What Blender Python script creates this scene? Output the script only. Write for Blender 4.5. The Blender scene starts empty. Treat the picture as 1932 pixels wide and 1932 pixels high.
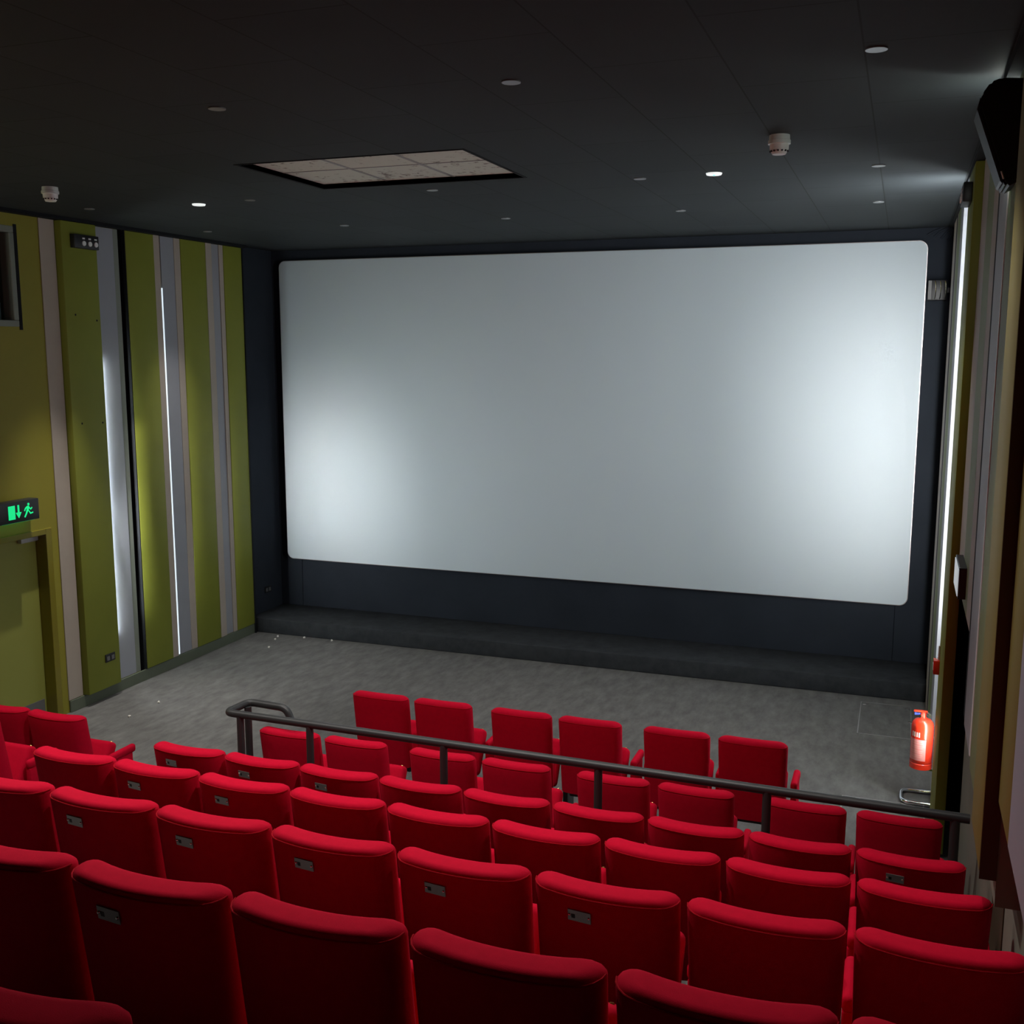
import bpy, bmesh, math, random
from mathutils import Vector, Matrix
random.seed(7)
C = bpy.context.scene.collection
PI = math.pi
def R(d): return math.radians(d)

# ------------------------------------------------------------------ materials
def mat(name, col, rough=0.6, metal=0.0, spec=0.5, emit=None, estr=0.0, sheen=0.0, noise=0.0, nscale=8.0, bump=0.0, bscale=200.0, trans=0.0, coat=0.0):
    m = bpy.data.materials.new(name); m.use_nodes = True
    nt = m.node_tree; b = nt.nodes['Principled BSDF']
    b.inputs['Base Color'].default_value = (*col, 1)
    b.inputs['Roughness'].default_value = rough
    b.inputs['Metallic'].default_value = metal
    b.inputs['Specular IOR Level'].default_value = spec
    if trans: b.inputs['Transmission Weight'].default_value = trans
    if coat: b.inputs['Coat Weight'].default_value = coat
    if emit: b.inputs['Emission Color'].default_value = (*emit, 1); b.inputs['Emission Strength'].default_value = estr
    if sheen:
        b.inputs['Sheen Weight'].default_value = sheen; b.inputs['Sheen Roughness'].default_value = 0.4
        b.inputs['Sheen Tint'].default_value = (1.0, 0.12, 0.18, 1)
    tc = nt.nodes.new('ShaderNodeTexCoord')
    if noise:
        n = nt.nodes.new('ShaderNodeTexNoise'); n.inputs['Scale'].default_value = nscale; n.inputs['Detail'].default_value = 6
        n.inputs['Roughness'].default_value = 0.65
        nt.links.new(tc.outputs['Object'], n.inputs['Vector'])
        r = nt.nodes.new('ShaderNodeMapRange'); r.inputs['From Min'].default_value = 0.3; r.inputs['From Max'].default_value = 0.7
        r.inputs['To Min'].default_value = 1 - noise; r.inputs['To Max'].default_value = 1 + noise
        nt.links.new(n.outputs['Fac'], r.inputs['Value'])
        mx = nt.nodes.new('ShaderNodeVectorMath'); mx.operation = 'SCALE'; mx.inputs[0].default_value = col
        nt.links.new(r.outputs['Result'], mx.inputs['Scale'])
        nt.links.new(mx.outputs['Vector'], b.inputs['Base Color'])
    if bump:
        n2 = nt.nodes.new('ShaderNodeTexNoise'); n2.inputs['Scale'].default_value = bscale; n2.inputs['Detail'].default_value = 3
        nt.links.new(tc.outputs['Object'], n2.inputs['Vector'])
        bp = nt.nodes.new('ShaderNodeBump'); bp.inputs['Strength'].default_value = bump; bp.inputs['Distance'].default_value = 0.004
        nt.links.new(n2.outputs['Fac'], bp.inputs['Height']); nt.links.new(bp.outputs['Normal'], b.inputs['Normal'])
    return m

M = {}
M['red'] = mat('red_velour', (0.53, 0.004, 0.026), 0.85, spec=0.05, sheen=0.04, noise=0.06, nscale=30, bump=0.15, bscale=500)
M['red2'] = mat('red_velour_piping', (0.38, 0.003, 0.012), 0.9, spec=0.1)
M['olive'] = mat('olive_wall_fabric', (0.260, 0.232, 0.026), 0.55, spec=0.3, noise=0.05, nscale=2)
M['lime'] = mat('lime_wall_fabric', (0.215, 0.235, 0.030), 0.55, spec=0.3, noise=0.05, nscale=2)
M['sage'] = mat('sage_wall_fabric', (0.205, 0.245, 0.105), 0.6, spec=0.3, noise=0.05, nscale=2)
M['mustard'] = mat('mustard_wall_fabric', (0.20, 0.165, 0.042), 0.6, spec=0.3, noise=0.05, nscale=2)
M['beige'] = mat('beige_wall_board', (0.42, 0.36, 0.30), 0.6, spec=0.3, noise=0.04, nscale=3)
M['grey'] = mat('grey_wall_board', (0.30, 0.31, 0.34), 0.5, spec=0.35, noise=0.03, nscale=3)
M['lilac'] = mat('lilac_grey_board', (0.27, 0.25, 0.30), 0.55, spec=0.3)
M['plinth'] = mat('grey_beige_lower_wall', (0.20, 0.19, 0.155), 0.7, spec=0.3, noise=0.1, nscale=2)
M['skirt'] = mat('grey_green_skirting', (0.11, 0.13, 0.09), 0.5, noise=0.06)
M['brown'] = mat('dark_brown_return', (0.05, 0.03, 0.012), 0.7)
M['black'] = mat('matt_black', (0.010, 0.011, 0.013), 0.85, spec=0.2)
M['cloth'] = mat('black_masking_cloth', (0.024, 0.029, 0.038), 0.95, spec=0.1, noise=0.12, nscale=1.5)
M['stage'] = mat('black_stage_carpet', (0.034, 0.037, 0.041), 0.95, spec=0.15, noise=0.25, nscale=7, bump=0.3, bscale=300)
M['carpet'] = mat('charcoal_carpet', (0.138, 0.135, 0.131), 0.95, spec=0.1, noise=0.26, nscale=9, bump=0.5, bscale=350)
M['blackmetal'] = mat('black_painted_metal', (0.028, 0.029, 0.031), 0.42, spec=0.5)
M['plastic'] = mat('black_plastic', (0.012, 0.012, 0.014), 0.45)
M['white'] = mat('white_plastic', (0.85, 0.87, 0.86), 0.4)
M['clear'] = mat('pale_clear_plastic', (0.78, 0.83, 0.82), 0.2, spec=0.7)
M['steel'] = mat('brushed_steel', (0.34, 0.32, 0.32), 0.35, metal=0.9)
M['chrome'] = mat('chrome', (0.85, 0.86, 0.88), 0.12, metal=1.0)
M['brass'] = mat('brass_stud', (0.65, 0.45, 0.15), 0.3, metal=1.0)
M['extred'] = mat('fire_red_paint', (0.78, 0.035, 0.012), 0.25, coat=0.4)
M['extlabel'] = mat('pale_red_label', (0.72, 0.25, 0.24), 0.45)
M['extcream'] = mat('cream_label_print', (0.80, 0.66, 0.60), 0.5)
M['extprint'] = mat('faded_label_print', (0.72, 0.34, 0.31), 0.5)
M['blue'] = mat('blue_tag', (0.05, 0.08, 0.45), 0.4)
M['doorpaint'] = mat('lime_door_paint', (0.255, 0.265, 0.055), 0.45, spec=0.4)
M['frame'] = mat('olive_door_frame', (0.20, 0.17, 0.015), 0.25, spec=0.6)
M['winframe'] = mat('grey_green_window_frame', (0.20, 0.22, 0.18), 0.5)
M['kick'] = mat('grey_kick_plate', (0.13, 0.13, 0.13), 0.5)
M['closer'] = mat('silver_grey_closer', (0.42, 0.42, 0.43), 0.35, metal=0.4)
M['lower_board'] = mat('blue_grey_board', (0.16, 0.20, 0.22), 0.7)
M['glass'] = mat('dark_glass', (0.6, 0.65, 0.65), 0.03, trans=1.0, spec=0.15)
_g = M['glass'].node_tree; _tr = _g.nodes.new('ShaderNodeBsdfTransparent'); _gl = _g.nodes.new('ShaderNodeBsdfGlossy'); _mx = _g.nodes.new('ShaderNodeMixShader')
_gl.inputs['Roughness'].default_value = .05; _mx.inputs[0].default_value = .06; _tr.inputs['Color'].default_value = (.8, .85, .85, 1)
_g.links.new(_tr.outputs[0], _mx.inputs[1]); _g.links.new(_gl.outputs[0], _mx.inputs[2]); _g.links.new(_mx.outputs[0], _g.nodes['Material Output'].inputs['Surface'])
M['lens'] = mat('downlight_lens', (0.8, 0.8, 0.8), 0.4, emit=(1.0, 0.97, 0.94), estr=0.6)
M['lenson'] = mat('bright_downlight_lens', (0.8, 0.8, 0.8), 0.4, emit=(0.95, 1.0, 0.98), estr=0.8)
M['led'] = mat('green_indicator', (0.1, 0.8, 0.4), 0.4, emit=(0.05, 1.0, 0.4), estr=2.5)
M['exitgreen'] = mat('lit_exit_green', (0.02, 0.5, 0.2), 0.5, emit=(0.0, 0.85, 0.26), estr=0.75)
M['exitpale'] = mat('lit_exit_face', (0.7, 0.75, 0.75), 0.5, emit=(0.85, 0.95, 1.0), estr=0.35)
M['rim'] = mat('downlight_rim', (0.35, 0.35, 0.36), 0.35, metal=0.6)
M['tube'] = mat('lit_fluorescent_tube', (0.9, 0.9, 0.9), 0.4, emit=(0.86, 0.95, 1.0), estr=60.0)
M['edge_glow'] = mat('glow_for_lit_edge', (0.9, 0.9, 0.9), 0.4, emit=(0.75, 0.90, 1.0), estr=0.9)
M['crumb'] = mat('pale_popcorn', (0.75, 0.72, 0.65), 0.8)
M['trapmetal'] = mat('worn_hatch_edging', (0.30, 0.29, 0.28), 0.45, metal=0.5)
M['screw'] = mat('bright_screw', (0.98, 0.98, 0.98), 0.3, metal=0.0)

_nt = M['carpet'].node_tree
for _n in [n for n in _nt.nodes if n.type == 'TEX_NOISE' and n.inputs['Scale'].default_value < 50]:
    _mp = _nt.nodes.new('ShaderNodeMapping'); _mp.inputs['Scale'].default_value = (1, .38, 1)
    _src = _n.inputs['Vector'].links[0].from_socket; _nt.links.new(_src, _mp.inputs['Vector']); _nt.links.new(_mp.outputs['Vector'], _n.inputs['Vector'])
def screen_mat():
    m = bpy.data.materials.new('silver_projection_screen'); m.use_nodes = True
    b = m.node_tree.nodes['Principled BSDF']
    b.inputs['Base Color'].default_value = (0.57, 0.65, 0.70, 1)
    b.inputs['Roughness'].default_value = 0.62
    b.inputs['Metallic'].default_value = 0.1
    b.inputs['Specular IOR Level'].default_value = 0.5
    return m
M['screen'] = screen_mat()

def ceiling_mat():
    m = bpy.data.materials.new('black_ceiling_tiles'); m.use_nodes = True
    nt = m.node_tree; b = nt.nodes['Principled BSDF']
    tc = nt.nodes.new('ShaderNodeTexCoord')
    mp = nt.nodes.new('ShaderNodeMapping'); mp.inputs['Rotation'].default_value = (0, 0, R(90)); mp.inputs['Location'].default_value = (0.3, -0.47, 0)
    br = nt.nodes.new('ShaderNodeTexBrick')
    br.inputs['Color1'].default_value = (0.028, 0.033, 0.036, 1); br.inputs['Color2'].default_value = (0.034, 0.040, 0.043, 1)
    br.inputs['Mortar'].default_value = (0.008, 0.009, 0.009, 1)
    br.inputs['Scale'].default_value = 1.0; br.inputs['Mortar Size'].default_value = 0.005; br.inputs['Mortar Smooth'].default_value = 0.3
    br.inputs['Brick Width'].default_value = 1.2; br.inputs['Row Height'].default_value = 0.6
    nt.links.new(tc.outputs['Object'], mp.inputs['Vector']); nt.links.new(mp.outputs['Vector'], br.inputs['Vector'])
    n = nt.nodes.new('ShaderNodeTexNoise'); n.inputs['Scale'].default_value = 11; n.inputs['Detail'].default_value = 8; n.inputs['Roughness'].default_value = 0.8
    nt.links.new(tc.outputs['Object'], n.inputs['Vector'])
    cr = nt.nodes.new('ShaderNodeMapRange'); cr.inputs['From Min'].default_value = 0.70; cr.inputs['From Max'].default_value = 0.76
    cr.inputs['To Min'].default_value = 0.0; cr.inputs['To Max'].default_value = 0.25
    nt.links.new(n.outputs['Fac'], cr.inputs['Value'])
    mx = nt.nodes.new('ShaderNodeMix'); mx.data_type = 'RGBA'; mx.inputs['B'].default_value = (0.10, 0.10, 0.10, 1)
    nt.links.new(cr.outputs['Result'], mx.inputs['Factor']); nt.links.new(br.outputs['Color'], mx.inputs['A'])
    nt.links.new(mx.outputs['Result'], b.inputs['Base Color'])
    b.inputs['Roughness'].default_value = 0.72; b.inputs['Specular IOR Level'].default_value = 0.22
    return m
M['ceiling'] = ceiling_mat()

def hatch_mat():
    m = bpy.data.materials.new('stained_white_tiles'); m.use_nodes = True
    nt = m.node_tree; b = nt.nodes['Principled BSDF']
    tc = nt.nodes.new('ShaderNodeTexCoord')
    n = nt.nodes.new('ShaderNodeTexNoise'); n.inputs['Scale'].default_value = 16; n.inputs['Detail'].default_value = 5; n.inputs['Roughness'].default_value = 0.7
    nt.links.new(tc.outputs['Object'], n.inputs['Vector'])
    n2 = nt.nodes.new('ShaderNodeTexNoise'); n2.inputs['Scale'].default_value = 2.0
    nt.links.new(tc.outputs['Object'], n2.inputs['Vector'])
    ad = nt.nodes.new('ShaderNodeMath'); ad.operation = 'MULTIPLY_ADD'; ad.inputs[1].default_value = 0.35
    nt.links.new(n2.outputs['Fac'], ad.inputs[0]); nt.links.new(n.outputs['Fac'], ad.inputs[2])
    cr = nt.nodes.new('ShaderNodeMapRange'); cr.inputs['From Min'].default_value = 0.76; cr.inputs['From Max'].default_value = 0.86
    nt.links.new(ad.outputs['Value'], cr.inputs['Value'])
    mx = nt.nodes.new('ShaderNodeMix'); mx.data_type = 'RGBA'
    mx.inputs['A'].default_value = (0.66, 0.70, 0.62, 1); mx.inputs['B'].default_value = (0.16, 0.14, 0.11, 1)
    nt.links.new(cr.outputs['Result'], mx.inputs['Factor']); nt.links.new(mx.outputs['Result'], b.inputs['Base Color'])
    b.inputs['Roughness'].default_value = 0.85
    return m
M['hatch'] = hatch_mat()

# ------------------------------------------------------------------ mesh helpers
def new(): return bmesh.new()
def box(bm, x0, x1, y0, y1, z0, z1, bev=0.0, seg=2):
    v = [bm.verts.new((x, y, z)) for z in (z0, z1) for y in (y0, y1) for x in (x0, x1)]
    fs = [bm.faces.new([v[i] for i in q]) for q in ((0, 2, 3, 1), (4, 5, 7, 6), (0, 1, 5, 4), (2, 6, 7, 3), (0, 4, 6, 2), (1, 3, 7, 5))]
    if bev:
        es = list({e for f in fs for e in f.edges})
        bmesh.ops.bevel(bm, geom=es, offset=bev, segments=seg, affect='EDGES', profile=0.5)
    return bm
def tube(bm, pts, r, n=12, caps=True):
    pts = [Vector(p) for p in pts]; rings = []; prev = None
    for i, p in enumerate(pts):
        if i == 0: d = pts[1] - p
        elif i == len(pts) - 1: d = p - pts[i - 1]
        else: d = (pts[i + 1] - p).normalized() + (p - pts[i - 1]).normalized()
        d.normalize()
        if prev is None:
            u = d.orthogonal().normalized()
        else:
            u = (prev - d * prev.dot(d)).normalized()
        prev = u; w = d.cross(u)
        rings.append([bm.verts.new(p + (u * math.cos(2 * PI * k / n) + w * math.sin(2 * PI * k / n)) * r) for k in range(n)])
    for a, b in zip(rings, rings[1:]):
        for k in range(n): bm.faces.new((a[k], a[(k + 1) % n], b[(k + 1) % n], b[k]))
    if caps: bm.faces.new(rings[0][::-1]); bm.faces.new(rings[-1])
    return bm
def bend(pts, r, n=6):
    """round the corners of a polyline"""
    pts = [Vector(p) for p in pts]; out = [pts[0]]
    for a, b, c in zip(pts, pts[1:], pts[2:]):
        p = b + (a - b).normalized() * min(r, (a - b).length * .49); q = b + (c - b).normalized() * min(r, (c - b).length * .49)
        for k in range(n + 1):
            t = k / n; out.append(p * (1 - t) ** 2 + b * 2 * t * (1 - t) + q * t * t)
    out.append(pts[-1]); return out
def lathe(bm, prof, n=24, cx=0, cy=0, cz=0, axis='z'):
    rings = []
    for r, h in prof:
        ring = []
        for k in range(n):
            a = 2 * PI * k / n; p = (r * math.cos(a), r * math.sin(a), h)
            if axis == 'x': p = (p[2], p[0], p[1])
            if axis == 'y': p = (p[0], p[2], p[1])
            ring.append(bm.verts.new((cx + p[0], cy + p[1], cz + p[2])))
        rings.append(ring)
    for a, b in zip(rings, rings[1:]):
        for k in range(n): bm.faces.new((a[k], a[(k + 1) % n], b[(k + 1) % n], b[k]))
    bm.faces.new(rings[0][::-1]); bm.faces.new(rings[-1])
    return bm
def prism(bm, poly, axis, a0, a1):
    def P(u, v, a):
        return {'x': (a, u, v), 'y': (u, a, v), 'z': (u, v, a)}[axis]
    A = [bm.verts.new(P(u, v, a0)) for u, v in poly]; B = [bm.verts.new(P(u, v, a1)) for u, v in poly]
    bm.faces.new(A[::-1]); bm.faces.new(B); n = len(poly)
    for k in range(n): bm.faces.new((A[k], A[(k + 1) % n], B[(k + 1) % n], B[k]))
    return bm
def obj(name, bm, m, parent=None, smooth=False, sharp=35):
    bmesh.ops.recalc_face_normals(bm, faces=bm.faces)
    me = bpy.data.meshes.new(name); bm.to_mesh(me); bm.free()
    if smooth:
        for p in me.polygons: p.use_smooth = True
        me.set_sharp_from_angle(angle=R(sharp))
    me.materials.append(m if not isinstance(m, str) else M[m])
    o = bpy.data.objects.new(name, me); C.objects.link(o)
    if parent is not None: o.parent = parent
    return o
def tag(o, label, cat, group=None):
    o['label'] = label; o['category'] = cat
    if group: o['group'] = group
    return o
def thing(name, label, cat, loc=(0, 0, 0), group=None, rz=0.0):
    o = bpy.data.objects.new(name, None); C.objects.link(o); o.empty_display_size = 0.1
    o.location = loc; o.rotation_euler = (0, 0, rz)
    return tag(o, label, cat, group)
def struct(name, bm, m):
    o = obj(name, bm, m); o['kind'] = 'structure'; return o
def dup(root, loc, label, group=None):
    r = root.copy(); C.objects.link(r); r.location = loc; r['label'] = label
    if group: r['group'] = group
    for ch in list(root.children):
        c = ch.copy(); C.objects.link(c); c.parent = r
        for g in ch.children:
            d = g.copy(); C.objects.link(d); d.parent = c
    return r

XL, XR, ZC = -8.42, -0.05, 5.007
# ------------------------------------------------------------------ room shell
b = new(); box(b, -9.2, 1.0, -14.2, 0.6, -0.2, 0.0); struct('floor', b, 'carpet')
b = new()
HX0, HX1, HY0, HY1 = -4.99, -3.27, -5.83, -4.63
box(b, -9.2, HX0, -14.2, 0.6, ZC, ZC + .15); box(b, HX1, 1.0, -14.2, 0.6, ZC, ZC + .15)
box(b, HX0, HX1, -14.2, HY0, ZC, ZC + .15); box(b, HX0, HX1, HY1, 0.6, ZC, ZC + .15)
struct('ceiling', b, 'ceiling')
# tiers under the raked seats
b = new()
for y0, z in ((-6.09, 0.20), (-7.20, 0.553), (-8.25, 0.90), (-9.32, 1.27), (-10.40, 1.68)):
    if z == 0.20:
        box(b, -5.12, 0.05, -14.0, y0, 0, z); box(b, -8.42, -5.12, -14.0, -6.42, 0, z)
    else: box(b, -8.42, 0.05, -14.0, y0, 0, z)
struct('floor_tiers', b, 'carpet')
# rear wall, front wall
b = new(); box(b, -9.0, 0.8, -14.2, -14.0, 0, ZC); struct('wall_rear', b, 'black')
b = new(); box(b, -9.0, 0.8, 0.14, 0.34, 0, ZC); struct('wall_front', b, 'cloth')
b = new(); box(b, -8.75, -8.5, -0.76, 0.14, 0, ZC); struct('wall_stage_left', b, 'cloth')
b = new(); box(b, -0.03, 0.25, -0.58, 0.14, 0, ZC); struct('wall_stage_right', b, 'cloth')
# left wall with door, window and a dark groove
b = new(); w0 = -8.62
box(b, w0, XL, -14, -5.9, 0, ZC)
box(b, w0, XL, -5.9, -5.25, 0, 3.93); box(b, w0, XL, -5.9, -4.45, 4.86, ZC)
box(b, w0, XL, -5.25, -4.45, 1.95, 3.93); box(b, w0, XL, -4.45, -4.23, 1.95, ZC)
box(b, w0, XL, -4.23, -3.02, 0, ZC); box(b, w0, XL, -2.95, -0.77, 0, ZC)
box(b, w0, w0 + .03, -3.02, -2.95, 0, ZC)
struct('wall_left', b, 'olive')
# left wall trims (strips between the panels)
tr = [0]
def strip(m, x0, x1, y0, y1, z0=0.13, z1=4.972):
    tr[0] += 1; bb = new(); box(bb, x0, x1, y0, y1, z0, z1, .002, 1); return struct('trim_%d' % tr[0], bb, m)
strip('beige', XL, XL + .012, -4.135, -3.935)
strip('grey', XL, XL + .006, -3.44, -3.095)
strip('winframe', XL, XL + .004, -3.095, -3.02)
strip('beige', XL, XL + .030, -2.475, -2.375)
strip('grey', XL, XL + .016, -2.340, -2.11)
strip('beige', XL, XL + .022, -2.11, -2.0)
strip('beige', XL, XL + .030, -1.526, -1.41)
strip('grey', XL, XL + .010, -1.385, -1.25)
strip('beige', XL, XL + .022, -1.25, -1.17)
strip('black', XL - .195, XL - .165, -3.019, -2.951, 0.0, 5.0)
b = new(); box(b, XL, XL + .022, -4.13, -0.77, 0, 0.125, .004, 1); bs = struct('baseboard_left', b, 'skirt')
b = new(); box(b, XL, XL + .095, -14, -.78, 4.974, ZC); box(b, -.12, XR, -14, -.6, 4.974, ZC); struct('trim_painted_shadow', b, 'black')  # solid black strips paint in the shadow line above the panels
b = new(); box(b, XL + .0, XL + .04, -0.79, -0.77, 0.0, 4.97); struct('trim_corner', b, 'black')

# ------------------------------------------------------------------ left wall panels
GP = 'olive fabric panels on the left wall'
def panel(label, m, x0, x1, y0, y1, z0, z1, bev=.006, name='wall_panel', group=None):
    bb = new(); box(bb, x0, x1, y0, y1, z0, z1, bev, 2)
    return tag(obj(name, bb, m, smooth=True), label, 'wall panel', group)
p1 = panel('thick olive wall panel on the left wall, carrying the small three-lamp box', 'lime', XL, XL + .09, -3.93, -3.44, 0.13, 4.972, .012, group=GP)
for yy, zz in ((-3.80, 4.06), (-3.50, 4.01), (-3.80, 2.97), (-3.50, 2.96)):
    q = new(); lathe(q, [(.011, 0), (.011, .002)], 10, XL + .0885, yy, zz, 'x'); obj('screw_hole', q, 'black', p1)
panel('wide olive wall panel beside the dark groove, right of the thick panel', 'lime', XL, XL + .035, -2.94, -2.478, 0.13, 4.972, group=GP)
b = new(); box(b, XL, XL + .033, -2.952, -2.942, 0.13, 4.972); box(b, XL - .16, XL, -2.955, -2.951, 0.0, 5.0); struct('trim_groove', b, 'black')
panel('olive wall panel between two grey and beige stripes, next to the last one', 'lime', XL, XL + .03, -1.998, -1.53, 0.13, 4.972, group=GP)
panel('last olive wall panel on the left wall, touching the black screen surround', 'lime', XL, XL + .03, -1.168, -0.79, 0.13, 4.972, group=GP)

# slot lights -------------------------------------------------------
def slot_tube(label, x, y, z0, z1, r, m, group='upright wall slot lights'):
    t = thing('slot_sconce', label, 'light', (x, y, z0), group)
    bb = new(); lathe(bb, [(r, 0.0), (r, z1 - z0)], 12); obj('tube', bb, m, t, smooth=True)
    for zz in (-.03, z1 - z0):
        bb = new(); lathe(bb, [(r * 1.15, zz), (r * 1.15, zz + .03)], 12); obj('end_cap', bb, 'white', t, smooth=True)
    return t
M['tubeL'] = mat('lit_left_tube', (0.9, 0.9, 0.9), 0.4, emit=(0.86, 0.95, 1.0), estr=70.0)
M['tubeR'] = mat('lit_right_tube', (0.9, 0.9, 0.9), 0.4, emit=(0.90, 0.97, 1.0), estr=90.0)
M['tubeB'] = mat('lit_rear_tube', (0.9, 0.9, 0.9), 0.4, emit=(0.92, 1.0, 0.94), estr=100.0)
M['tubeL2'] = mat('lit_far_left_tube', (0.9, 0.9, 0.9), 0.4, emit=(1.0, 0.96, 0.86), estr=26.0)
slot_tube('cool white upright light behind the thick olive panel of the left wall', XL + .019, -3.405, 0.66, 3.6, .012, 'tubeL')
slot_tube('cool white upright light behind the olive panel nearest the fire extinguisher', -0.072, -3.64, 0.5, 4.85, .014, 'tubeR')
strip('white', -.060, XR, -6.54, -6.512, 1.57)  # white strip stands in for the brightly lit edge of the groove
def wall_washer(loc, aim, size, power, spread, col=(0.93, 0.97, 1.0)):
    l = bpy.data.lights.new('slot_lamp', 'AREA'); l.shape = 'RECTANGLE'; l.size = .016; l.size_y = size; l.energy = power; l.spread = R(spread); l.color = col
    o = bpy.data.objects.new('slot_lamp', l); C.objects.link(o); o.location = loc
    d = (Vector(aim) - Vector(loc)).normalized(); x = d.cross(Vector((0, 0, 1))).normalized(); y = x.cross(d)
    o.rotation_euler = Matrix((x, y, -d)).transposed().to_euler()
wall_washer((XL + .032, -3.385, 1.75), (-7.72, 0, 1.45), 2.4, 8.5, 46, (1, .97, .94))
wall_washer((XL + .034, -3.382, 1.9), (-7.1, 0, 2.3), 2.4, 7, 84)
wall_washer((XL + .045, -3.38, 1.75), (-4.9, 0, 2.0), 1.9, 17, 116)
wall_washer((-.075, -3.62, 2.75), (-.74, 0, 2.75), 2.9, 12, 50, (1, .965, .93))
wall_washer((-.075, -3.61, 2.75), (-3.6, 0, 2.8), 2.5, 23, 116)
wall_washer((-.078, -3.60, 4.60), (-1.6, -2.0, 5.4), .5, 24, 150)  # extra up-aimed lamp, added to brighten the ceiling near the slot
slot_tube('short white upright light hidden behind the big loudspeaker', -0.088, -6.60, 4.62, 4.93, .012, 'tubeB')
slot_tube('upright white light on the left wall, nearer than the lime door', XL + .03, -6.60, 2.8, 4.9, .014, 'tubeL2')
b = new(); box(b, XL, XL + .024, -2.372, -2.345, 0.14, 4.4); tag(obj('lit_edge_glow', b, 'edge_glow'), 'glowing strip put in for a lit edge between beige and grey left wall stripes', 'light')  # emission stands in for light caught on the grey board's edge

# ------------------------------------------------------------------ left door, window, sign
b = new()
box(b, -8.585, -8.545, -5.17, -4.30, 0.02, 1.90, .003, 1); d = struct('door_1', b, 'doorpaint')
q = new(); box(q, -8.545, -8.541, -5.15, -4.33, 0.02, 0.20); obj('kick_plate', q, 'kick', d)
b = new(); box(b, -8.60, XL + .012, -4.30, -4.225, 0, 1.96, .006, 2); box(b, -8.60, XL + .012, -5.25, -5.17, 0, 1.96, .006, 2); box(b, -8.60, XL + .012, -5.17, -4.30, 1.90, 1.96, .006, 2)
struct('trim_door_frame', b, 'frame')
t = thing('door_closer', 'silver-grey door closer at the top of the lime green door', 'door closer', (-8.545, -4.43, 1.84))
q = new(); box(q, 0, .055, -.11, .11, 0, .065, .006); obj('body', q, 'closer', t, smooth=True)
q = new(); tube(q, [(.03, .04, .065), (.03, .04, .085), (.05, -.19, .085)], .008, 8); obj('arm', q, 'closer', t, smooth=True)
q = new(); box(q, 0, .06, -.24, -.17, .055, .10, .004); obj('bracket', q, 'closer', t)
# window
b = new()
for a in ((-5.9, -4.45, 3.93, 3.99), (-5.9, -4.45, 4.80, 4.86), (-4.51, -4.45, 3.99, 4.80), (-5.9, -5.84, 3.99, 4.80)):
    box(b, -8.60, XL + .01, a[0], a[1], a[2], a[3], .006, 1)
wn = struct('window_1', b, 'winframe')
q = new(); box(q, -8.535, -8.530, -5.84, -4.51, 3.99, 4.80); obj('window_pane', q, 'glass', wn)
q = new(); box(q, -8.552, -8.545, -5.82, -4.535, 3.99, 4.40); obj('lower_board', q, 'lower_board', wn)  # blue-grey board behind the lower part of the pane
b = new(); box(b, -8.90, -8.62, -5.95, -4.40, 3.88, 4.90); box(b, -8.9, -8.6, -5.3, -4.2, -.02, 2.0); struct('wall_booth', b, 'black')
b = new(); box(b, XL, XL + .006, -4.448, -4.41, 3.90, 4.88); struct('trim_window_edge', b, 'black')

def man(scale=1.0):
    """running figure as polygons (u right, v up), about 1 high"""
    out = []
    out.append([(0.11 * math.cos(k * PI / 6) + .12, 0.11 * math.sin(k * PI / 6) + .93) for k in range(12)])
    out.append([(-.04, .80), (.16, .80), (.12, .42), (-.14, .40)])                  # trunk
    out.append([(.02, .44), (.12, .44), (.34, .22), (.60, .26), (.60, .16), (.28, .10)])   # leading leg
    out.append([(-.14, .44), (.04, .42), (-.10, .16), (-.32, -.12), (-.42, -.05), (-.24, .2)])   # trailing leg
    out.append([(.10, .80), (.16, .74), (.34, .56), (.50, .66), (.54, .58), (.34, .44), (.10, .64)])  # front arm
    out.append([(-.04, .80), (-.28, .66), (-.40, .44), (-.32, .40), (-.20, .58), (-.02, .66)])  # rear arm
    return out
s = thing('exit_sign', 'lit green exit sign with running figure and down arrow above the lime door', 'exit sign', (XL, -4.72, 2.095))
q = new(); box(q, 0.0, .115, -.245, .245, 0, .20, .005, 2); hs = obj('housing', q, 'plastic', s, smooth=True)
q = new(); prism(q, [(-.135, .035), (-.055, .035), (-.055, .165), (-.135, .165)], 'x', .115, .118); obj('door_symbol', q, 'exitgreen', s)
q = new(); prism(q, [(-.022, .165), (-.002, .165), (-.002, .095), (.023, .095), (-.012, .04), (-.047, .095), (-.022, .095)], 'x', .115, .118); obj('arrow_symbol', q, 'exitgreen', s)
q = new()
for poly in man(): prism(q, [(.115 - u * .11, .048 + v * .118) for u, v in poly] if False else [(.10 + u * .11, .048 + v * .118) for u, v in poly], 'x', .115, .118)
obj('running_figure_symbol', q, 'exitgreen', s)
q = new(); box(q, .02, .10, -.20, .20, -.003, 0.0); obj('underside_window', q, 'exitgreen', s)

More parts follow.
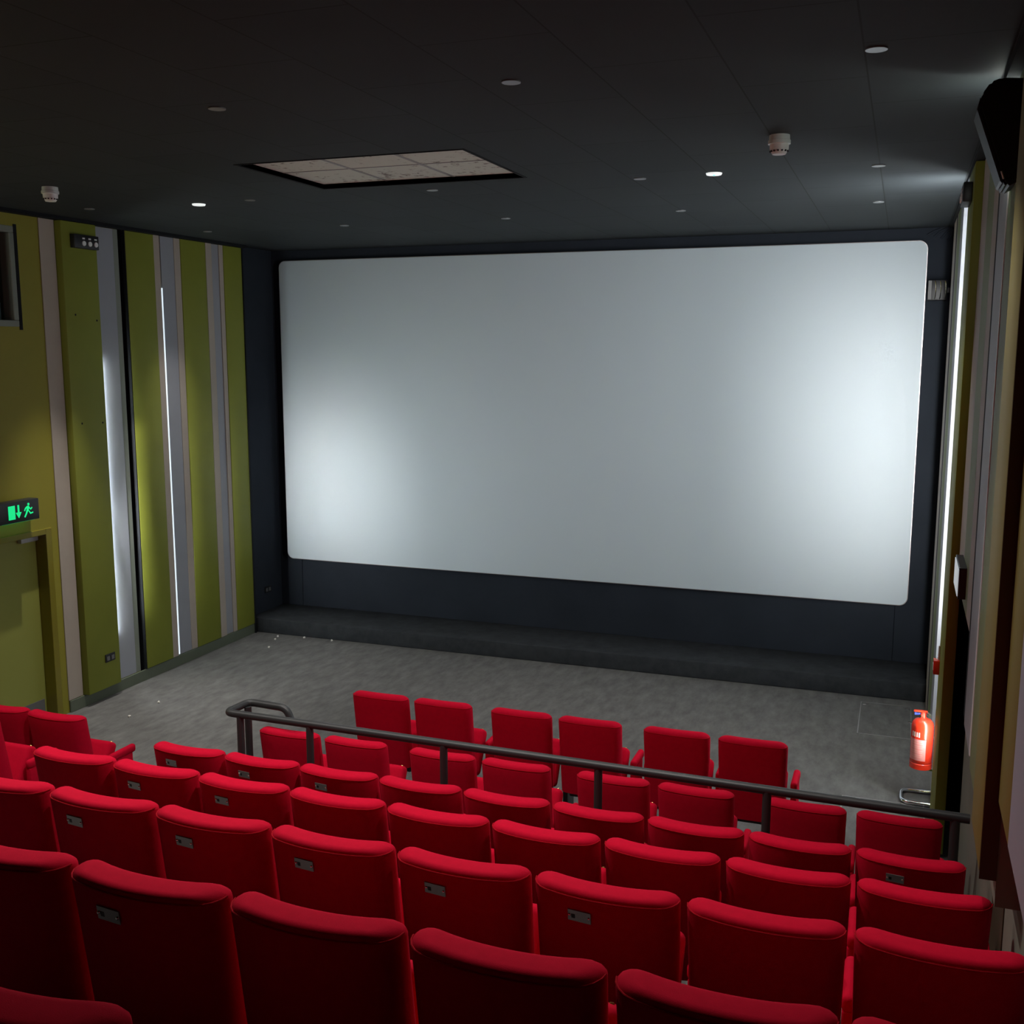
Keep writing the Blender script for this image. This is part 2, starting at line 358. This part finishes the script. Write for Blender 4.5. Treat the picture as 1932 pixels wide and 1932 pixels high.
def lamp_box(label, loc, flip):
    """three small round lamps in a black box; faces +x when flip=1"""
    t = thing('spot_lamp_box', label, 'lamp box', loc)
    q = new(); box(q, *sorted((0, .06 * flip)), -.17, .17, 0, .135, .006); obj('housing', q, 'plastic', t, smooth=True)
    for k in range(3):
        y = -.045 + k * .085
        q = new(); lathe(q, [(.026, .06 * flip), (.024, .068 * flip)], 18, 0, y, .05, 'x'); obj('lamp_lens', q, 'white', t, smooth=True)
        q = new(); box(q, *sorted((.06 * flip, .064 * flip)), y - .02, y + .014, .09, .106); obj('lamp_tab', q, 'white', t)
    return t
lamp_box('small black box with three round white lamps, high on the left wall panel', (XL + .09, -3.645, 4.715), 1)
lamp_box('dark box high on the right wall panel nearest the screen, under the ceiling', (-0.115, -4.07, 4.735), -1)

def socket(label, loc, name='wall_socket'):
    t = thing(name, label, 'socket', loc)
    q = new(); box(q, 0, .012, -.073, .073, -.043, .043, .004); obj('plate', q, 'plastic', t, smooth=True)
    for y in (-.035, .035):
        q = new(); box(q, .012, .015, y - .02, y + .02, -.025, .02); obj('outlet', q, 'kick', t)
socket('black double socket low on the thick olive panel of the left wall', (XL + .09, -3.60, 0.455))
socket('dark double socket low on the black side wall left of the screen', (-8.5, -0.30, 0.48))

# ------------------------------------------------------------------ right wall
b = new()
box(b, 0.05, 0.25, -14, -4.56, 0, 2.12)                      # lower wall, set back
box(b, XR, 0.25, -5.82, -4.40, 2.10, ZC)
box(b, XR, 0.25, -6.54, -5.82, 1.55, ZC); box(b, -.012, 0.25, -6.63, -6.54, 1.55, ZC)
box(b, XR, 0.25, -8.15, -6.63, 1.55, ZC); box(b, XR, 0.25, -9.4, -8.15, 1.99, ZC); box(b, XR, 0.25, -14, -9.4, 2.45, ZC)
box(b, -0.04, 0.25, -4.45, -3.70, 2.10, ZC)
box(b, -0.04, 0.25, -3.70, -2.55, 0, ZC); box(b, -0.085, 0.25, -2.55, -0.58, 0, ZC)
struct('wall_right', b, 'plinth')
b = new(); box(b, .05, .60, -3.78, -3.70, 0, 2.1); box(b, .55, .60, -4.6, -3.78, 0, 2.1); struct('wall_exit_recess', b, 'black')  # black boxes put the darkness of the exit recess into their colour
b = new(); box(b, -.04, .05, -3.71, -3.70, 0, 2.1); struct('trim_exit_jamb', b, 'black')  # black sheet painting the end face as dark as the recess
def rstrip(m, x0, y0, y1, z0=0.0, z1=4.972, x1=XR): return strip(m, x0, x1, y0, y1, z0, z1)
# beyond the first panel, towards the screen
rstrip('beige', -.095, -1.19, -0.60, x1=-.085); rstrip('black', -.0953, -1.41, -1.19, x1=-.085)
rstrip('beige', -.095, -1.50, -1.41, x1=-.085); rstrip('sage', -.095, -2.10, -1.50, x1=-.085); rstrip('grey', -.095, -2.553, -2.10, x1=-.04)
rstrip('grey', -.046, -3.695, -2.56, x1=-.04)
# nearer
rstrip('beige', -.060, -5.04, -4.47, 2.10); rstrip('sage', -.060, -5.586, -5.04, 2.10); rstrip('beige', -.060, -5.935, -5.586, 2.10)
rstrip('black', -.0604, -6.017, -5.935, 1.6); rstrip('grey', -.060, -6.511, -6.017, 1.57)
rstrip('black', -.014, -6.629, -6.541, 1.55, x1=-.012)
rstrip('lilac', -.064, -9.25, -8.56, 1.99)
rstrip('brown', .044, -7.6, -7.12, 0.3, 1.60, .05)
GR = 'fabric panels on the right wall'
panel('green panel on the right wall beside the fire extinguisher', 'lime', -.115, -.04, -4.45, -3.70, 0.03, 4.972, .004, group=GR)
panel('sage panel on the right wall, just under and behind the big speaker', 'sage', -.062, XR, -7.66, -6.636, 1.55, 4.972, .004, group=GR)
t2 = panel('olive mustard panel ending low beside the right rail end, with a dark brown edge', 'mustard', -.115, XR, -8.15, -7.66, 1.69, 4.972, .004, group=GR)
q = new(); box(q, -.113, XR, -8.156, -8.151, 1.66, 4.972); obj('edge_return', q, 'brown', t2)
panel('mustard panel at the right edge, beyond the dark brown edge', 'mustard', -.064, XR, -8.555, -8.162, 1.99, 4.972, .004, group=GR)
# exit box on the right
s = thing('exit_box', 'white-faced black exit box on the right wall above the dark doorway', 'exit sign', (XR, -5.15, 2.17))
q = new(); box(q, -.055, 0, -.24, .24, 0, .20, .004); obj('housing', q, 'plastic', s)
q = new(); box(q, -.060, -.055, -.22, .22, .015, .185); obj('lit_face', q, 'exitpale', s)
t = thing('call_point', 'small red fire call point on the edge of the right wall panel', 'call point', (-.115, -3.80, 1.22))
q = new(); box(q, -.045, 0, -.05, .05, 0, .11, .006); obj('housing', q, 'extred', t, smooth=True)
q = new(); box(q, -.048, -.045, -.03, .03, .03, .08); obj('glass', q, 'white', t)
q = new(); tube(q, [(-.006, 0, .11), (-.006, .0, .22)], .008, 8); obj('conduit', q, 'beige', t)

# big wall loudspeaker, top right
t = thing('loudspeaker', 'big black tilted loudspeaker hanging high on the right wall', 'loudspeaker', (0, -7.0, 4.4))
prof = [(-.045, .525), (-.15, .535), (-.195, .52), (-.228, .47), (-.238, .41), (-.118, .075), (-.10, .055), (-.045, .085)]
b = new(); prism(b, prof, 'y', 0.0, .30)
bmesh.ops.bevel(b, geom=b.edges[:], offset=.012, segments=2, affect='EDGES'); obj('cabinet', b, 'plastic', t, smooth=True)
b = new()
prism(b, [(-.234, .46), (-.244, .405), (-.128, .085), (-.120, .075)], 'y', .02, .28); obj('grille', b, 'blackmetal', t)
b = new(); box(b, -.05, -.045, .10, .20, .15, .45); box(b, -.06, -.047, .12, .18, .2, .4); obj('bracket', b, 'blackmetal', t)
b = new(); tube(b, [(-.128, -.003, .125), (-.116, -.003, .09)], .0035, 8); obj('badge', b, 'screw', t)

# finned lamp box beside the screen
t = thing('spotlight_bank', 'small dark spotlight box with shiny fins beside the top right of the screen', 'spotlight', (-.205, -.10, 4.24))
q = new(); box(q, -.095, .095, 0, .14, 0, .21, .006); obj('housing', q, 'plastic', t, smooth=True)
q = new(); box(q, .095, .18, .06, .11, .08, .13); obj('bracket', q, 'blackmetal', t)
q = new(); box(q, -.096, -.06, -.006, 0, .005, .205, .002, 1); obj('side_flap', q, 'kick', t)
for k in range(3):
    q = new(); tube(q, [(-.022 + k * .05 + .012 * math.cos(a) - .008, -.004, .105 + .095 * math.sin(a)) for a in [(-PI / 2) + j * PI / 8 for j in range(9)]], .005, 8); obj('fin', q, 'chrome', t, smooth=True)

# ------------------------------------------------------------------ screen and stage
SX0, SX1, SZ0, SZ1 = -8.349, -0.330, 0.872, 4.866
def rrect(x0, x1, z0, z1, r, n=8):
    pts = []
    for cx, cz, a0 in ((x1 - r, z1 - r, 0), (x0 + r, z1 - r, 90), (x0 + r, z0 + r, 180), (x1 - r, z0 + r, 270)):
        for k in range(n + 1): a = R(a0 + 90 * k / n); pts.append((cx + r * math.cos(a), cz + r * math.sin(a)))
    return pts
t = thing('cinema_screen', 'big blank silver-grey cinema screen with rounded corners', 'screen', (0, 0, SZ0))
q = new(); prism(q, [(x, z - SZ0) for x, z in rrect(SX0, SX1, SZ0, SZ1, .09)], 'y', 0.0, .03); obj('screen_surface', q, 'screen', t)
q = new(); prism(q, [(x, z - SZ0) for x, z in rrect(SX0 - .008, SX1 + .008, SZ0 - .008, SZ1 + .008, .095)], 'y', 0.006, .032); obj('screen_edge', q, 'steel', t)
# masking cloth with folds, behind and around the screen
def cloth(x0, x1, z0, z1, y, fold):
    bb = new(); nx = 160; nz = 10; g = []
    for j in range(nz + 1):
        z = z0 + (z1 - z0) * j / nz; row = []
        for i in range(nx + 1):
            x = x0 + (x1 - x0) * i / nx
            e = max(0, 1 - abs(x - x0) / .8) + max(0, 1 - abs(x - x1) / .8)
            yy = y - fold * (.3 + e) * (1 - .6 * j / nz) * (.5 + .5 * math.sin(x * 23 + 1.3 * math.sin(x * 5.1)))
            row.append(bb.verts.new((x, yy, z)))
        g.append(row)
    for j in range(nz):
        for i in range(nx): bb.faces.new((g[j][i], g[j][i + 1], g[j + 1][i + 1], g[j + 1][i]))
    return bb
t = thing('masking_cloth', 'black masking cloth stretched behind and around the cinema screen', 'curtain', (0, 0, 0))
obj('skirt_cloth', cloth(-8.16, -0.455, .2, 1.0, .07, .012), 'cloth', t, smooth=True)
q = new(); box(q, -8.5, -8.165, .055, .09, .2, ZC); obj('side_cloth', q, 'cloth', t)
q = new(); box(q, -.45, -.03, .055, .09, .2, ZC); obj('side_cloth', q, 'cloth', t)
q = new(); box(q, -8.165, -.45, .06, .09, 4.75, ZC - .002); obj('top_cloth', q, 'cloth', t)
for k in range(4):
    q = new(); tube(q, [(-.34 + .07 * k, .052, 4.93 - .02 * k), (-.28 + .07 * k, .05, 4.965), (-.20 + .05 * k, .052, 4.995)], .012, 8); obj('fold', q, 'cloth', t, smooth=True)
b = new(); box(b, -8.49, -0.10, -.735, .10, 0, .197, .012, 3); tag(obj('stage', b, 'stage', smooth=True), 'low black carpeted stage running under the cinema screen', 'stage')

# ------------------------------------------------------------------ ceiling hatch, lights, detectors
b = new(); box(b, HX0, HX1, HY0, HY1, ZC + .034, ZC + .06); hp = tag(obj('ceiling_hatch', b, 'hatch'), 'open rectangular ceiling recess with stained off-white tiles', 'ceiling hatch')
wx = (HX1 - HX0) / 3
for x in (HX0 + wx, HX0 + 2 * wx):
    q = new(); box(q, x - .012, x + .012, HY0, HY1, ZC + .030, ZC + .036); obj('tile_bar', q, 'trapmetal', hp)
q = new(); box(q, HX0, HX1, (HY0 + HY1) / 2 - .008, (HY0 + HY1) / 2 + .008, ZC + .031, ZC + .036); obj('tile_bar', q, 'trapmetal', hp)
b = new()
for a in ((HX0 - .02, HX0, HY0 - .02, HY1 + .02), (HX1, HX1 + .02, HY0 - .02, HY1 + .02), (HX0, HX1, HY0 - .02, HY0), (HX0, HX1, HY1, HY1 + .02)):
    box(b, a[0], a[1], a[2], a[3], ZC - .004, ZC + .06)
struct('trim_hatch', b, 'black')

SPOT = {}
def downlight_proto(lens):
    t = thing('downlight', 'x', 'ceiling light', (0, 0, ZC))
    q = new(); lathe(q, [(.047, -.006), (.047, 0), (.036, 0), (.033, -.004)], 24); obj('rim', q, 'rim', t, smooth=True)
    q = new(); lathe(q, [(.036, -.0045), (.036, -.0025)], 24); obj('lens', q, lens, t)
    return t
W = ('first', 'second', 'third', 'fourth', 'fifth', 'sixth', 'seventh', 'eighth', 'ninth')
rows_dl = [(-2.28, [-7.81, -6.10, -4.29, -2.54, -0.785], 'row nearest the screen', 1.0),
           (-4.27, [-7.67, -5.93, -4.19, -2.46, -0.74], 'row level with the lit ceiling recess', 1.0),
           (-7.39, [-4.05, -2.36, -0.68], 'row nearest the viewer', 1.0)]
dl = None
def spot(x, y, power, size=95, parent=None):
    l = bpy.data.lights.new('downlight_lamp', 'SPOT'); l.energy = power; l.spot_size = R(size); l.spot_blend = 0.8; l.shadow_soft_size = .025
    l.color = (1.0, 0.955, 0.90)
    o = bpy.data.objects.new('downlight_lamp', l); C.objects.link(o); o.location = (x, y, ZC - .02)
    if y < -7: o.rotation_euler = (R(-14), 0, 0)
    return o
PW = {-2.28: 58, -4.27: 115, -7.39: 250}
for y, xs, rn, k in rows_dl:
    for i, x in enumerate(xs):
        lab = 'small recessed downlight, %s from left in the %s' % (W[i], rn)
        if dl is None: dl = downlight_proto('lens'); dl.location = (x, y, ZC); dl['label'] = lab; dl['group'] = 'ceiling downlights'
        else: dup(dl, (x, y, ZC), lab, 'ceiling downlights')
        if x < -7.5: spot(x, y, 130 if y > -3 else 420, 54 if y > -3 else 46)
        elif x > -0.8: spot(x, y, PW[y] * (.7 if y > -5 else .35), 66 if y > -5 else 84)
        else: spot(x, y, PW[y], 76 if y > -3 else (88 if y > -5 else 118))
for x in (-7.4, -5.75): spot(x, -7.39, 190, 118)
for (x, y, lab) in ((-6.52, -4.19, 'small white emergency light in the ceiling, above the left wall panels'), (-1.89, -4.32, 'small white emergency light with a green dot, near the right-hand smoke detector')):
    t = thing('emergency_downlight', lab, 'ceiling light', (x, y, ZC), 'ceiling emergency lights')
    q = new(); lathe(q, [(.055, -.012), (.06, 0)], 20); obj('body', q, 'lenson', t, smooth=True)
    if x > -3:
        q = new(); lathe(q, [(.008, -.016), (.01, -.01)], 10); obj('indicator', q, 'led', t)
for (x, y, lab) in ((-7.02, -5.45, 'clear white smoke detector under the ceiling, near the left wall window'), (-1.28, -5.60, 'white smoke detector under the ceiling, near the right-hand speaker')):
    t = thing('smoke_detector', lab, 'smoke detector', (x, y, ZC), 'smoke detectors')
    q = new(); lathe(q, [(.062, 0), (.064, -.03), (.068, -.032), (.068, -.052), (.062, -.054)], 28); obj('base', q, 'clear', t, smooth=True)
    q = new(); lathe(q, [(.058, -.052), (.056, -.085), (.040, -.112), (.012, -.114)], 28); obj('sensor_head', q, 'white', t, smooth=True)
    for k in range(14):
        a = 2 * PI * k / 14; q = new(); box(q, -.004, .004, .049, .058, -.100, -.090)
        bmesh.ops.rotate(q, verts=q.verts, cent=(0, 0, 0), matrix=Matrix.Rotation(a, 3, 'Z')); obj('vent', q, 'plastic', t)

# ------------------------------------------------------------------ seats
def back_mesh(w, z0, H, t0, t1, lean, curve, rad, corner, power=2.2, seam=False):
    bm = new(); hw = w / 2; rings = []
    lv = [(z, 0.0) for z in [z0 + (H - rad - z0) * k / 7 for k in range(8)]]
    for k in range(1, 7):
        a = PI / 2 * k / 6; lv.append((H - rad + rad * math.sin(a), rad * (1 - math.cos(a))))
    base = [(z0 + .0, .02)]
    for z, ins in base + lv:
        f = (H - z) / (H - z0); t = t0 + (t1 - t0) * f
        ww = hw - ins * 1.7 - .012 * max(0, f - .0) ; tt = t / 2 - ins * .92
        r = max(.004, min(corner - ins * .5, tt * .95, ww))
        yc = -t0 / 2 * 0 + lean * (H - z) + (t - t0) / 2 * .6
        pts = []
        nx = 9
        for cx, cy, a0 in ((ww - r, tt - r, 0), (-(ww - r), tt - r, 90), (-(ww - r), -(tt - r), 180), (ww - r, -(tt - r), 270)):
            for k in range(5):
                a = R(a0 + 90 * k / 4); pts.append((cx + r * math.cos(a), cy + r * math.sin(a)))
            if a0 in (0, 180):      # long sides: extra points
                s = -1 if a0 == 0 else 1
                x_from, x_to = s * -(ww - r), s * (ww - r); yv = (tt if a0 == 0 else -tt)
                for k in range(1, nx): pts.append((x_from + (x_to - x_from) * k / nx, yv))
        ring = []
        for x, y in pts:
            yy = y + yc + curve * ((abs(x) / hw) ** power)
            ring.append(bm.verts.new((x, yy, z)))
        rings.append(ring)
    if seam:
        ring = rings[9]; pts = [ring[i].co.copy() for i in range(18, 36)]
        mid = Vector((0, yc + .02, 0)); out = []
        for p in pts: out.append((p.x * 1.001, p.y, p.z + .004))
        bm.free(); return out
    n = len(rings[0])
    for a, c in zip(rings, rings[1:]):
        for k in range(n): bm.faces.new((a[k], a[(k + 1) % n], c[(k + 1) % n], c[k]))
    bm.faces.new(rings[0][::-1])
    # top cap as strips across the thickness
    top = rings[-1]; fr = sorted(range(n), key=lambda i: 0)
    # ring order: corner ++ (0..4), front side pts (5..12), corner -+ (13..17), corner -- (18..22), rear pts (23..30), corner +- (31..35)
    front = list(range(0, 18)); rear = list(range(18, 36))[::-1]
    for i in range(17): bm.faces.new((top[front[i]], top[front[i + 1]], top[rear[i + 1]], top[rear[i]]))
    return bm
def seat_proto(kind):
    P = dict(row=dict(w=.537, H=.928, t0=.122, t1=.165, lean=.14, curve=.052, rad=.036, corner=.062),
             mid=dict(w=.500, H=.905, t0=.115, t1=.15, lean=.14, curve=.032, rad=.042, corner=.052),
             front=dict(w=.500, H=.930, t0=.11, t1=.14, lean=.13, curve=.020, rad=.046, corner=.05))[kind]
    t = thing('cinema_chair', 'x', 'seat', (0, 0, 0))
    obj('backrest', back_mesh(P['w'], .30, P['H'], P['t0'], P['t1'], P['lean'], P['curve'], P['rad'], P['corner']), 'red', t, smooth=True, sharp=60)
    # seam around the top of the back
    q = new(); pts = back_mesh(P['w'], .30, P['H'], P['t0'], P['t1'], P['lean'], P['curve'], P['rad'], P['corner'], seam=True)
    tube(q, pts, .0028, 6); obj('seam', q, 'red2', t, smooth=True)
    yb = .17 + P['curve'] * .4
    q = new(); box(q, -.225, .225, 0, .11, 0, .38, .035, 4)
    for x in (-.12, .12): pass
    tr_ = Matrix.Translation((0, yb, .27)) @ Matrix.Rotation(R(-28), 4, 'X')
    bmesh.ops.transform(q, matrix=tr_, verts=q.verts); sc = obj('seat_cushion', q, 'red', t, smooth=True, sharp=60)
    for x in (-.19, .19):
        q = new(); lathe(q, [(.009, .378), (.007, .384)], 10, x, .055, 0); bmesh.ops.transform(q, matrix=tr_, verts=q.verts); obj('stud', q, 'brass', sc)
    q = new(); box(q, -.20, .20, yb - .03, yb + .06, .22, .31, .01); obj('seat_hinge', q, 'blackmetal', t)
    return t
def arm_parts(t, x, ln=.36, dz=0.0):
    q = new(); box(q, x - .026, x + .026, .28, .22 + ln, .455 + dz, .525 + dz, .024, 4); a = obj('armrest', q, 'red', t, smooth=True, sharp=60)
    q = new(); lathe(q, [(.010, 0.0), (.010, .004)], 10, x, .22 + ln, .49 + dz, 'y'); obj('stud', q, 'brass', a)
    q = new(); box(q, x - .022, x + .022, .285, .18 + ln, .20, .465 + dz, .012, 3); obj('side_panel', q, 'red', t, smooth=True, sharp=60)
    q = new(); box(q, x - .020, x + .020, .30, .48, 0.0, .205, .006, 2); obj('foot', q, 'blackmetal', t)
def plate_parts(t, P_H=.928, lean=.14, curve=.052, t0=.122):
    x, z = -.072, P_H - .092
    y = -t0 / 2 + lean * (P_H - z) - .0005 + curve * (abs(x + .03) / .2685) ** 2.2 * .3
    bb = new(); box(bb, -.044, .044, -.0015, .0015, -.0225, .0225, .001, 1)
    p = obj('number_plate', bb, 'steel', t); p['label'] = 'small metal plate with two screws'
    p.location = (x, y - .0015, z); p.rotation_euler = (R(8), 0, R(-6))
    for sx in (-.037, .037):
        bb = new(); lathe(bb, [(.0015, -.0065), (.0042, -.0052), (.0060, -.0030), (.0064, -.0012)], 12, sx, 0, 0, 'y'); obj('screw', bb, 'chrome', p, smooth=True)
    bb = new(); box(bb, -.030, -.016, -.0022, -.0014, -.010, .006); obj('dark_square', bb, 'plastic', p)
protos = {}
def make_proto(kind, left, plate):
    t = seat_proto(kind)
    half = .28 if kind == 'row' else .279
    dz = -.10 if kind == 'mid' else 0
    if left is None:
        for x in (-.2, .2):
            q = new(); box(q, x - .02, x + .02, .17, .30, 0, .30, .006, 2); obj('foot', q, 'blackmetal', t)
        return t
    arm_parts(t, half, dz=dz)
    if left: arm_parts(t, -half, dz=dz)
    if plate: plate_parts(t)
    return t
def seat(kind, left, plate, loc, label, group):
    key = (kind, left, plate)
    if key not in protos:
        t = make_proto(kind, left, plate); protos[key] = t; t.location = loc; t['label'] = label; t['group'] = group; return t
    return dup(protos[key], loc, label, group)
# front row on the flat carpet: three free-standing pairs
k = 0
for pr in range(3):
    for j in range(2):
        x = -4.646 + 1.2269 * pr + .558 * j + .25
        seat('front', j == 0, False, (x, -4.97, 0), 'red seat, %s from left in the front row nearest the screen' % W[k], 'front row of paired seats'); k += 1
k = 0
for pr in range(4):
    for j in range(2):
        x = -4.927 + 1.2474 * pr + .556 * j + .25
        seat('mid', j == 0, False, (x, -5.92, 0), 'red seat, %s from left in the row just in front of the black rail' % W[k], 'second row of paired seats'); k += 1
for i, x in enumerate((-7.19, -6.63)):
    seat('row', i == 0, False, (x, -6.20, -.04), 'red seat on flat carpet by the lime door, %s the aisle' % ('farther from' if i == 0 else 'next to'), 'seats left of the aisle')
seat('row', True, False, (-6.69, -6.98, .20), 'red seat cut off by the left picture edge, beside the aisle below the lime door', 'seats left of the aisle')
def row(n0, n1, xl, y, z, rn, plates, group):
    for i, k in enumerate(range(n0, n1)):
        pl = k in plates
        seat('row', i == 0, pl, (xl + .56 * k + .2685, y - .045, z), 'red seat %s, %s from left in the %s' % ('with metal plate' if pl else 'with plain back', W[i], rn), group)
row(0, 9, -5.079, -6.90, .198, 'first row behind the rail', (0, 1, 2, 8), 'first row behind the rail')
row(0, 9, -5.050, -7.95, .55, 'second row behind the rail', (1, 2), 'second row behind the rail')
row(-1, 7, -3.913, -9.00, .897, 'third row behind the rail', (0, 1, 2, 3, 4), 'third row behind the rail')
row(-1, 5, -2.773, -10.09, 1.268, 'nearest full row', (-1, 0), 'nearest full row')
seat('row', None, False, (-1.955, -11.20, 1.68), 'dark red seat top cut off in the bottom left corner', 'rearmost row')

# ------------------------------------------------------------------ rail
t = thing('guard_rail', 'black tubular guard rail between the second and third rows of seats', 'rail', (-2.5, -6.19, 0))
def L(p): return (p[0] + 2.5, p[1] + 6.19, p[2])
q = new()
path = bend([L(p) for p in ((-0.01, -6.225, 1.085), (-2.5, -6.20, 1.09), (-5.02, -6.185, 1.095), (-4.995, -5.93, 1.095), (-4.66, -5.95, 1.095), (-4.615, -5.955, 1.0))], .06)
tube(q, path, .028, 14); obj('handrail', q, 'blackmetal', t, smooth=True, sharp=60)
for x, y, z0 in ((-4.90, -6.186, .2), (-4.97, -5.985, 0), (-4.32, -6.19, .2), (-3.28, -6.20, .2), (-2.20, -6.20, .2), (-1.14, -6.215, .2), (-0.085, -6.224, .2)):
    q = new(); tube(q, [L((x, y, z0)), L((x, y, 1.08))], .027, 12); pst = obj('post', q, 'blackmetal', t, smooth=True, sharp=60)
    q = new(); lathe(q, [(.055, 0), (.055, .01)], 16, *L((x, y, z0))); obj('foot_plate', q, 'blackmetal', pst)

# ------------------------------------------------------------------ extinguisher and its stand
EX, EY = -0.195, -3.40
t = thing('fire_extinguisher', 'red fire extinguisher on a chrome stand by the right wall', 'fire extinguisher', (EX, EY, .285))
q = new(); lathe(q, [(.075, .0), (.088, .006), (.088, .05), (.084, .054), (.088, .062), (.088, .36), (.080, .395), (.058, .420), (.028, .432), (.022, .445)], 32); obj('cylinder', q, 'extred', t, smooth=True)
def arc_panel(r, a0, a1, z0, z1, n=12):
    bb = new(); g = []
    for k in range(n + 1):
        a = R(a0 + (a1 - a0) * k / n)
        g.append([bb.verts.new((rr * math.cos(a), rr * math.sin(a), z)) for rr in (r, r + .001) for z in (z0, z1)])
    for a, c in zip(g, g[1:]):
        bb.faces.new((a[2], c[2], c[3], a[3])); bb.faces.new((a[0], a[1], c[1], c[0])); bb.faces.new((a[0], c[0], c[2], a[2])); bb.faces.new((a[1], a[3], c[3], c[1]))
    bb.faces.new((g[0][0], g[0][2], g[0][3], g[0][1])); bb.faces.new((g[-1][0], g[-1][1], g[-1][3], g[-1][2]))
    return bb
lb = obj('label_panel', arc_panel(.088, 195, 290, .085, .265), 'extlabel', t, smooth=True); lb['label'] = 'pale printed instruction label'
for z in (.245, .228, .205, .190, .165, .150, .128, .113):
    obj('print_line', arc_panel(.0885, 205, 270 + (z * 977 % 12), z, z + .006), 'extprint', lb)
for a in (212, 224, 238, 250): obj('large_print', arc_panel(.0885, a, a + 7, .285, .325, 3), 'extcream', lb)
q = new(); lathe(q, [(.024, .44), (.020, .475), (.014, .48)], 16); obj('valve', q, 'extred', t, smooth=True)
q = new(); box(q, -.075, .03, -.012, .012, .478, .490, .003); obj('lever', q, 'extred', t)
q = new(); box(q, -.070, -.025, -.016, .016, .452, .470, .003); obj('tag', q, 'blue', t)
q = new(); lathe(q, [(.020, -.012), (.020, .008)], 18, .040, -.032, .466, 'y'); obj('gauge', q, 'chrome', t, smooth=True)
q = new(); lathe(q, [(.013, -.02), (.013, 0)], 12, -.03, -.015, .452, 'y'); obj('nozzle', q, 'chrome', t, smooth=True)
t = thing('extinguisher_stand', 'chrome U-shaped tubular stand on the carpet under the fire extinguisher', 'stand', (EX, EY, 0))
q = new(); tube(q, bend([(.10, .14, .02), (-.14, .14, .02), (-.14, -.13, .02), (.10, -.13, .02)], .09), .016, 12); obj('base', q, 'chrome', t, smooth=True, sharp=60)
q = new(); tube(q, bend([(.10, .14, .02), (.105, .10, .02), (.105, .10, .78), (.105, -.09, .78), (.105, -.09, .02), (.10, -.13, .02)], .05), .010, 10); obj('upright', q, 'chrome', t, smooth=True, sharp=60)
q = new(); box(q, .091, .112, -.09, .10, .50, .53, .003); box(q, .05, .112, -.02, .02, .27, .2845); obj('hook_bar', q, 'chrome', t)

# ------------------------------------------------------------------ floor hatches, crumbs
def hatch(label, x0, x1, y0, y1, studs):
    t = thing('floor_hatch', label, 'floor hatch', (x0, y0, 0), 'floor hatches'); w, h = x1 - x0, y1 - y0
    q = new(); box(q, .012, w - .012, .012, h - .012, 0, .002); obj('lid', q, 'carpet', t)
    q = new()
    for a in ((0, w, h - .012, h), (0, w, 0, .012), (0, .012, 0, h), (w - .012, w, 0, h)): box(q, a[0], a[1], a[2], a[3], 0, .004)
    obj('edging', q, 'trapmetal', t)
    for sx, sy in studs:
        q = new(); box(q, sx * w - .02, sx * w + .02, sy * h - .02, sy * h + .02, .0, .006, .003, 1); obj('lift_ring', q, 'steel', t)
hatch('thin metal outline of a floor hatch near the stage, beyond the fire extinguisher', -.745, -.237, -1.95, -.94, ((.08, .93), (.92, .9), (.97, .5)))
hatch('thin metal outline of a floor hatch beside the chrome stand', -.80, -.15, -4.55, -3.53, ((.2, .97), (.75, .97)))
for i, (x, y) in enumerate(((-7.823, -1.343), (-7.754, -3.561), (-7.745, -4.03), (-7.95, -1.0), (-7.64, -.80), (-7.235, -.80), (-8.0, -.86))):
    q = new(); bmesh.ops.create_icosphere(q, subdivisions=2, radius=.013)
    for v in q.verts: v.co *= 1 + .35 * random.uniform(-1, 1); v.co.z += .011
    o = tag(obj('popcorn_crumb', q, 'crumb', smooth=True), 'tiny pale popcorn crumb on the grey carpet by the left wall', 'crumb', 'popcorn crumbs on the carpet'); o.location = (x, y, 0)

# ------------------------------------------------------------------ world, camera, view
w = bpy.data.worlds.new('World'); bpy.context.scene.world = w; w.use_nodes = True
w.node_tree.nodes['Background'].inputs['Color'].default_value = (0, 0, 0, 1)
cd = bpy.data.cameras.new('Camera'); cam = bpy.data.objects.new('Camera', cd); C.objects.link(cam)
cd.sensor_width = 36; cd.lens = 36 * 2005.36 / 1932; cd.clip_start = .05; cd.clip_end = 100
cam.location = (-0.4955, -12.4751, 3.7253)
cam.rotation_euler = (R(90) - 0.1524, -0.0005, 0.3506)
bpy.context.scene.camera = cam
vs = bpy.context.scene.view_settings
vs.view_transform = 'Standard'; vs.look = 'None'; vs.exposure = 0.0; vs.gamma = 1.0; vs.use_curve_mapping = False
bpy.context.scene.cycles.use_denoising = True
